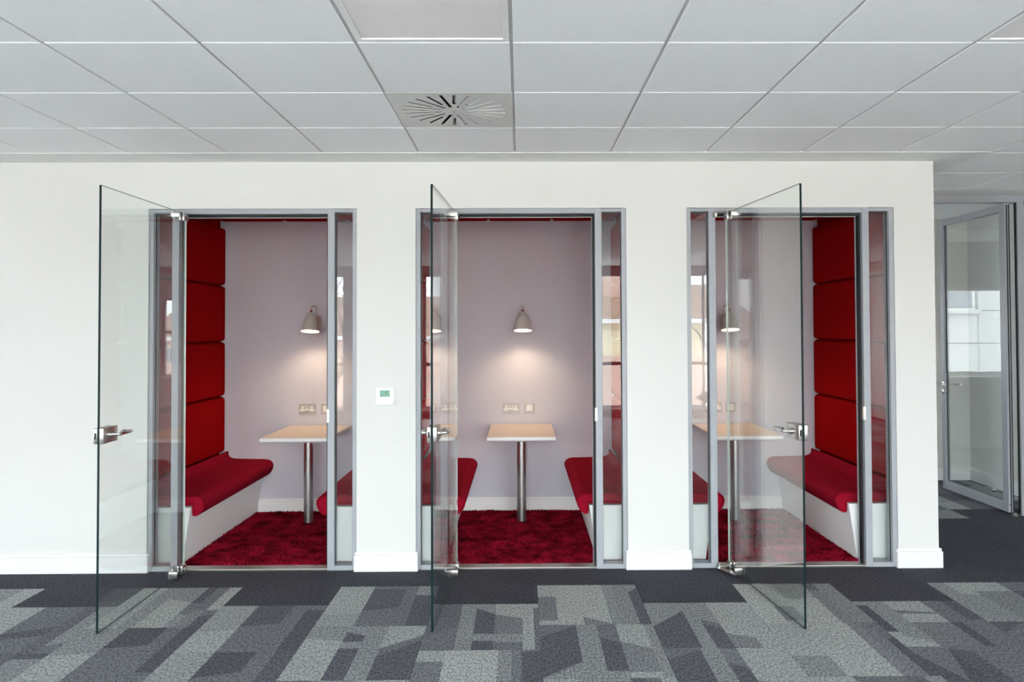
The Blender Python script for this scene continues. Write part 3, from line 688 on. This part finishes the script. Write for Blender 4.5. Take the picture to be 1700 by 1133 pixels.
LAMPX = (-1.75, .02, 1.755)
def wall_lamp(i):
    x = LAMPX[i]; e = empty('wall_lamp', (x, BACK, 0)); tag(e, 'taupe bell-shaped wall lamp lit above the table in ' + WHICH[i], 'wall lamp', 'bell wall lamps')
    MB().rbox(-.026, .026, -.016, 0, 1.598, 1.690, .005, 3).build('wall_plate', M['lamp'], e, True)
    pts = [(0, -.014, 1.655), (0, -.030, 1.656)]
    for k in range(7):
        a = math.pi / 2 * k / 6; pts.append((0, -.034 - .022 * math.sin(a), 1.680 + .0 - .022 * math.cos(a)))
    pts += [(0, -.058, 1.72), (0, -.062, 1.748)]
    for k in range(1, 7):
        a = math.pi / 2 * k / 6; pts.append((0, -.062 - .02 * (1 - math.cos(a)), 1.748 + .02 * math.sin(a)))
    pts += [(0, -.150, 1.772), (0, -.190, 1.768)]
    for k in range(1, 7):
        a = math.pi / 2 * k / 6; pts.append((0, -.190 - .018 * math.sin(a), 1.750 + .018 * math.cos(a)))
    pts.append((0, -.209, 1.738))
    MB().tube(pts, .0055, 10).build('arm', M['lamp'], e, True)
    h = empty('lamp_head', (0, -.212, 1.735)); h.parent = e; h.rotation_euler = (math.radians(-11), 0, 0)
    MB().lathe([(.0085, .002), (.0095, -.014), (.0105, -.020)], n=20).build('lamp_holder', M['brass'], h, True)
    out = [(.0125, -.018), (.026, -.020), (.0275, -.024), (.0275, -.033), (.031, -.037), (.042, -.050), (.052, -.070), (.060, -.098), (.0655, -.130), (.0695, -.160), (.0745, -.178)]
    inn = [(r - .002, z) for r, z in out[::-1]]
    sh = MB(); sh.lathe(out + [(.0735, -.1785)] + inn[:], n=48, cap=False)
    me = sh.mesh('shade'); me.materials.append(M['lamp']); me.materials.append(M['lamp_in'])
    no = len(out); nn = 48
    for p in me.polygons:
        r = sum((me.vertices[v].co.x ** 2 + me.vertices[v].co.y ** 2) ** .5 for v in p.vertices) / 4
        p.material_index = 1 if min(p.vertices) >= no * nn else 0
    link('shade', me, None, h, True)
    MB().lathe([(.0, -.088), (.012, -.090), (.020, -.100), (.023, -.112), (.020, -.124), (.012, -.132), (0, -.134)], n=20, cap=False).build('bulb', M['bulb'], h, True)
    l = bpy.data.lights.new('lamp_light', 'SPOT'); l.spot_size = math.radians(151); l.spot_blend = 1.0; l.energy = LAMP_W; l.color = (1, .74, .45); l.shadow_soft_size = .022
    lo = bpy.data.objects.new('lamp_light', l); COL.objects.link(lo); lo.parent = h; lo.location = (0, 0, -.148)
LAMP_W = 8.5

def sockets(i):
    c = INNER[i]; x = c - .085 + (.0 if i else 0); z = .889
    e = empty('double_socket', (x, BACK, z)); tag(e, 'brushed steel double power socket above the table in ' + WHICH[i], 'power socket', 'double sockets')
    MB().rbox(-.073, .073, -.006, 0, -.043, .043, .002).build('face_plate', M['socket_plate'], e)
    MB().rbox(-.019, .019, -.010, -.005, -.012, .026, .001).build('switch_block', M['plastic'], e)
    for s in (-1, 1):
        MB().rbox(s * .008 - .003, s * .008 + .003, -.0125, -.009, .004, .022, .0008).build('rocker', M['red_ink'], e)
        MB().rbox(s * .040 - .009, s * .040 + .009, -.0075, -.005, .0, .026, .003).build('earth_surround', M['plastic'], e)
        MB().rbox(s * .042 - .022, s * .042 + .022, -.0075, -.005, -.020, .0, .002).build('pin_surround', M['plastic'], e)
    x2 = c + .076 - (.0 if i < 2 else .010)
    e = empty('data_outlet', (x2, BACK, z)); tag(e, 'square white data outlet beside the power socket in ' + WHICH[i], 'data outlet', 'data outlets')
    MB().rbox(-.043, .043, -.006, 0, -.043, .043, .002).build('face_plate', M['socket_plate'], e)
    MB().rbox(-.026, .026, -.010, -.005, -.026, .028, .002).build('module', M['plastic'], e)

DOOR_LABEL = ('glass door open squarely outwards from the booth away from the corridor',
              'open glass door of the middle booth, seen almost edge-on',
              'open glass door of the booth beside the corridor, mirroring a white pier')
HINGES = (((-2.192, 4.812), (-2.189, 3.832)), ((-.420, 4.812), (-.462, 3.823)), ((1.360, 4.812), (1.474, 3.825)))
for i in range(3):
    booth_front(i); booth_interior(i); booth_carpet(i); booth_table(i); wall_lamp(i); sockets(i)
    glass_door(i + 1, HINGES[i][0], HINGES[i][1], DOOR_LABEL[i])
# partitions behind the padding
for i, x in enumerate((-2.62 - .06, -.879, .880, 2.625)):
    if i == 3: continue
    tag(MB().box(x - .035, x + .035, WALL + .10, BACK, 0, CEIL + .02).build('wall_partition_%d' % (i + 1), M['paint']), 'thin partition wall between booths', None, None, 'structure')

# thermostat ---------------------------------------------------------
e = empty('thermostat', (-.885, WALL, 1.139)); tag(e, 'white wall thermostat with green display between two booths', 'thermostat')
MB().rbox(-.052, .064, -.006, 0, -.060, .054, .003).build('back_plate', M['plastic'], e, True)
MB().rbox(-.060, .056, -.022, -.004, -.058, .056, .004, 3).build('casing', M['plastic'], e, True)
s = MB().rbox(-.034, .030, -.0235, -.021, -.003, .039, .001).build('display', M['lcd'], e)
for x0, x1, z0, z1 in ((-.030, -.028, .020, .030), (-.028, -.022, .009, .013), (.004, .006, .012, .030), (.006, .012, .028, .030), (.006, .012, .020, .022), (.012, .014, .012, .030), (.006, .012, .011, .013), (-.030, -.018, .000, .002), (.018, .026, .000, .002)):
    MB().box(x0, x1, -.0242, -.0234, z0, z1).build('display_segment', M['lcd_ink'], s)
for x, z in ((-.038, -.018), (0, -.018), (.032, -.018), (0, -.032), (-.040, -.046), (0, -.046), (.032, -.046)):
    MB().rbox(x - .008, x + .008, -.0235, -.021, z - .0045, z + .0045, .001).build('button', M['plastic'], e)
    MB().box(x - .004, x + .004, -.0240, -.0233, z - .0009, z + .0009).build('button_mark', M['grey_ink'], e)

# ------------------------------------------------------------------ corridor partition and framed door
PY = 6.10
e = empty('corridor_screen', (0, PY, 0)); tag(e, 'grey framed glazed screen across the corridor mouth', 'glazed screen')
MB().rbox(CORNER, ROOM_X1, 0, .09, 2.624, CEIL, .003).build('head_rail', M['alu_dark'], e)
MB().rbox(4.170, 4.225, -.005, .040, 0, 2.624, .003).build('post', M['alu_dark'], e)
MB().rbox(3.11, 3.165, -.005, .09, 0, 2.624, .003).build('post', M['alu_dark'], e)
MB().rbox(CORNER, 3.11, 0, .09, 0, .06, .003).build('bottom_rail', M['alu_dark'], e)
MB().rbox(4.225, ROOM_X1, 0, .09, 0, .06, .003).build('bottom_rail', M['alu_dark'], e)
box_glass('pane', CORNER, 3.11, .04, .05, .06, 2.624, M['glass'], e, 1)
box_glass('pane', 4.225, ROOM_X1, .012, .022, .06, 2.624, M['glass'], e, 1)
MB().box(4.166, 4.170, .01, .03, .01, 2.62).build('door_seal', M['gasket'], e)

e = empty('door_4', (4.10, 6.125, 0)); tag(e, 'tall grey framed glass door standing open in the corridor', 'framed glass door', None, 'structure')
dl, z0, z1 = .955, .022, 2.612; fw = .058
for y0, y1 in ((0, fw + .012), (dl - fw, dl)): MB().rbox(-.022, .022, y0, y1, z0, z1, .003).build('stile', M['alu_dark'], e)
MB().rbox(-.0215, .0215, fw, dl - fw, z0, z0 + .075, .003).build('bottom_rail', M['alu_dark'], e)
MB().rbox(-.0215, .0215, fw, dl - fw, z1 - fw, z1, .003).build('top_rail', M['alu_dark'], e)
box_glass('pane', -.005, .005, fw + .012, dl - fw, z0 + .075, z1 - fw, M['side_glass'], e, 0)
MB().box(-.004, .004, -.004, 0, z0, z1).box(.014, .022, -.004, 0, z0, z1).build('edge_gasket', M['gasket'], e)
for s in (-1, 1):
    x = s * .022; y = dl - .03; z = 1.03
    pts = [(x, y, z), (x + s * .045, y, z)] + [(x + s * (.045 + .010 * math.sin(a)), y - .010 * (1 - math.cos(a)), z) for a in (.5, 1.0, 1.57)] + [(x + s * .055, y - .12, z)]
    MB().tube(pts, .011, 12).build('lever_handle', M['chrome'], e, True)
    MB().lathe([(0, 0), (.026, 0), (.026, .006), (.022, .009), (0, .009)], n=24, cap=False).build('lever_rose', M['chrome'], e, True, (x, y, z), (0, s * math.pi / 2, 0))
    MB().lathe([(0, 0), (.024, 0), (.024, .006), (.020, .009), (0, .009)], n=24, cap=False).build('lock_escutcheon', M['chrome'], e, True, (x, y, .955), (0, s * math.pi / 2, 0))
MB().rbox(-.015, .015, -.012, .04, 2.606, 2.622, .003).build('top_pivot', M['steel'], e)
MB().lathe([(.028, 0), (.028, .008), (.014, .012), (.014, .022)], n=20).build('floor_pivot', M['steel'], e, True, (.02, -.02, .0))
MB().lathe([(.007, 0), (.007, .004)], n=12).build('screw', M['chrome'], e, True, (-.010, -.0055, .09), (math.pi / 2, 0, 0))
ds = empty('door_stop_stud', (4.48, 6.93, 0)); tag(ds, 'small chrome door stop on the corridor floor', 'door stop')
MB().lathe([(.0, 0), (.026, 0), (.026, .006), (.020, .012), (.020, .034), (.014, .042), (0, .042)], n=24, cap=False).build('stud', M['chrome'], ds, True)
MB().lathe([(.0205, .016), (.0225, .020), (.0225, .026), (.0205, .030)], n=24, cap=False).build('rubber_ring', M['gasket'], ds, True)
# ceiling vent of the back room, mirrored in the corridor door
cv = empty('back_room_vent', (3.1, 8.0, CEIL)); tag(cv, 'white ceiling diffuser mirrored in the corridor door glass', 'ceiling vent')
MB().rbox(-.30, .30, -.30, .30, -.012, 0, .003).build('vent_plate', M['gloss_white'], cv)
for k in range(8): MB().box(.05, .26, -.008, .008, -.014, -.010).build('slot', M['dark'], cv, False, (0, 0, 0), (0, 0, math.pi * k / 4 + .3))

# ------------------------------------------------------------------ outside, mirrored in the glass
M['brick'] = brick_tex('red_brick', (.62, .42, .36, 1), (.68, .48, .41, 1), (.72, .65, .58, 1), 4.5)
M['rooftile'] = brick_tex('roof_tile', (.38, .28, .21, 1), (.47, .33, .25, 1), (.20, .15, .12, 1), 3.2, 'XZ', .45, .32, .03)
M['siding'] = brick_tex('cream_siding', (.86, .78, .56, 1), (.87, .79, .58, 1), (.66, .58, .40, 1), 1.0, 'XZ', 8, .22, .012)
M['bark'] = pbr('bark', (.17, .14, .12, 1), .9, 0, .2, (30, .2))
M['yard'] = pbr('yard_ground', (.72, .72, .70, 1), .95, 0, .2, (.6, .3))
M['stone'] = pbr('pale_cladding', (.44, .44, .435, 1), .7, 0, .3, (2, .03))
M['pane_dark'] = pbr('house_window', (.24, .26, .29, 1), .1, 0, .6)
G0 = -3.0
tag(MB().box(-60, 60, -70, REAR_Y - .6, G0 - .2, G0).box(-60, 60, FAR_Y + .6, 60, G0 - .2, G0).box(-60, ROOM_X0 - .6, REAR_Y - .6, FAR_Y + .6, G0 - .2, G0).build('ground', M['yard']), 'ground outside the windows', None, None, 'structure')
def house(x0, x1, y, eave, ridge, depth, upper, label):
    e = empty('brick_house', ((x0 + x1) / 2, y, G0)); tag(e, label, 'house', 'houses mirrored in the booth glass')
    L = (x1 - x0) / 2; ev = eave - G0; rd = ridge - G0
    MB().box(-L, L, -depth, 0, 0, ev - 1.25).build('brick_wall', M['brick'], e)
    MB().box(-L, L, -depth, .03, ev - 1.25, ev).build('upper_wall', M[upper], e)
    prof = [(.35, ev - .05), (-depth / 2, rd), (-depth - .35, ev - .05), (-depth - .35, ev + .1), (-depth / 2, rd + .15), (.35, ev + .1)]
    MB().quadstrip([[(-L - .2, a, b) for a, b in prof], [(L + .2, a, b) for a, b in prof]]).build('roof', M['rooftile'], e)
    MB().rbox(-L - .2, L + .2, .33, .46, ev - .10, ev + .06, .02).build('gutter', M['gloss_white'], e)
    k = -L + .9
    while k < L - .9:
        for zc in (ev - .72, ev - 2.5, ev - 4.6):
            hh = .36 if zc > ev - 1 else .55
            if zc - hh < .3: continue
            f = MB().box(k - .42, k + .42, -.02, .07, zc - hh, zc + hh).build('window', M['gloss_white'], e)
            MB().box(k - .36, k - .02, .06, .08, zc - hh + .06, zc + hh - .06).build('pane', M['pane_dark'], f)
            MB().box(k + .02, k + .36, .06, .08, zc - hh + .06, zc + hh - .06).build('pane', M['pane_dark'], f)
        k += 3.0
    return e, L, rd
h, L, rd = house(1.2, 12.0, -16.2, 1.83, 3.15, 7, 'siding', 'cream and brick house with a tiled roof mirrored in the middle booth side pane')
MB().rbox(-L + 2.0, -L + 3.4, -3.2, -2.0, rd - 1.6, rd + 1.7, .02).build('chimney', M['brick'], h)
h, L, rd = house(-16.0, -1.5, -22.0, 1.2, 3.0, 9, 'brick', 'brown roofed brick house mirrored behind bare trees')
MB().rbox(-2.0, -1.2, -5.0, -4.2, rd - .5, rd + 1.2, .02).build('chimney', M['brick'], h)

def tree(x, y, hgt, seed, label):
    rg = random.Random(seed); mb = MB(); cnt = [0]
    def grow(p, d, ln, r, lvl):
        n = 4 if lvl < 2 else 3; pts = [p]; rr = [r]; q = p.copy(); dd = d.copy()
        for k in range(n):
            dd = (dd + Vector((rg.gauss(0, .12), rg.gauss(0, .12), rg.gauss(.03, .06)))).normalized(); q = q + dd * (ln / n); pts.append(q.copy()); rr.append(r * (1 - .55 * (k + 1) / n))
        mb.tube(pts, rr, 6 if lvl < 2 else 4 if lvl < 3 else 3, False); cnt[0] += 1
        if lvl >= 5: return
        for k in range(4 if lvl < 2 else 3):
            t = rg.uniform(.35, 1.0); j = min(int(t * n), n - 1); base = pts[j].lerp(pts[j + 1], t * n - j if j < n else 1)
            ax = Vector((rg.gauss(0, 1), rg.gauss(0, 1), rg.gauss(.2, .5))).normalized(); nd = (dd * .75 + ax * .62).normalized()
            grow(base, nd, ln * rg.uniform(.5, .72), max(rr[j + 1] * .62, .006), lvl + 1)
    grow(Vector((0, 0, 0)), Vector((0, 0, 1)), hgt * .55, hgt * .018, 0)
    e = empty('bare_tree', (x, y, G0)); tag(e, label, 'tree', 'bare trees outside')
    mb.build('branches', M['bark'], e, False, None, None, False)
tree(-6.95, -17.0, 7.8, 3, 'bare tree mirrored in the side pane of the booth away from the corridor')
tree(-2.4, -9.5, 6.2, 5, 'bare tree mirrored beside the open door of the middle booth')
tree(5.5, -12.6, 8.0, 8, 'bare tree mirrored in the side pane of the booth beside the corridor')

e = empty('stone_building', (0, 16.0, G0)); tag(e, 'pale stone clad building mirrored in the corridor door', 'building')
MB().box(-9, 9, .12, 3, 0, 12).build('core_wall', M['stone'], e)
pw, ph = .80, .72; wx0, wx1, wz0, wz1 = -1.75, -1.15, .80, 2.24
pan = MB().rbox(-pw / 2 + .006, pw / 2 - .006, 0, .12, -ph / 2 + .006, ph / 2 - .006, .006, 1).mesh('cladding_panel')
for a in range(-9, 6):
    for b in range(2, 14):
        cx, cz = -1.45 + a * pw, b * ph + .25
        z = cz + G0
        if a in (-4, 0, 4) and b in (7, 8, 11, 12): continue
        link('cladding_panel', pan, M['stone'], e, False, (cx, 0, cz))
for a in (-4, 0, 4):
    for b in (7, 11):
        cx, zb = -1.45 + a * pw, b * ph + .25 - ph / 2
        f = MB().box(cx - .39, cx + .39, .10, .14, zb, zb + 2 * ph).build('window', M['gloss_white'], e)
        MB().box(cx - .33, cx + .33, .085, .10, zb + .06, zb + 2 * ph - .06).build('pane', M['pane_dark'], f)
        MB().rbox(cx - .44, cx + .44, -.08, .12, zb - .07, zb + .02, .01).build('window_sill', M['stone'], e)

# ------------------------------------------------------------------ low white table beside the camera, mirrored in the middle booth
e = empty('coffee_table', (-1.62, -.15, 0)); tag(e, 'low white table with a red leaflet mirrored in the middle booth side pane', 'coffee table')
MB().rbox(-.45, .45, -.45, .45, .26, .30, .006).build('table_top', M['gloss_white'], e)
MB().rbox(-.38, .38, -.38, .38, 0, .26, .006).build('plinth', M['gloss_white'], e)
M['leaflet'] = pbr('red_leaflet', (.55, .03, .05, 1), .5)
for x, y, a in ((-1.50, .02, .5),):
    o = MB().rbox(-.075, .075, -.105, .105, 0, .006, .001, 1).build('leaflet', M['leaflet'], None, False, (x, y, .3001), (0, 0, a))
    tag(o, 'red leaflet lying on the low white table', 'leaflet')
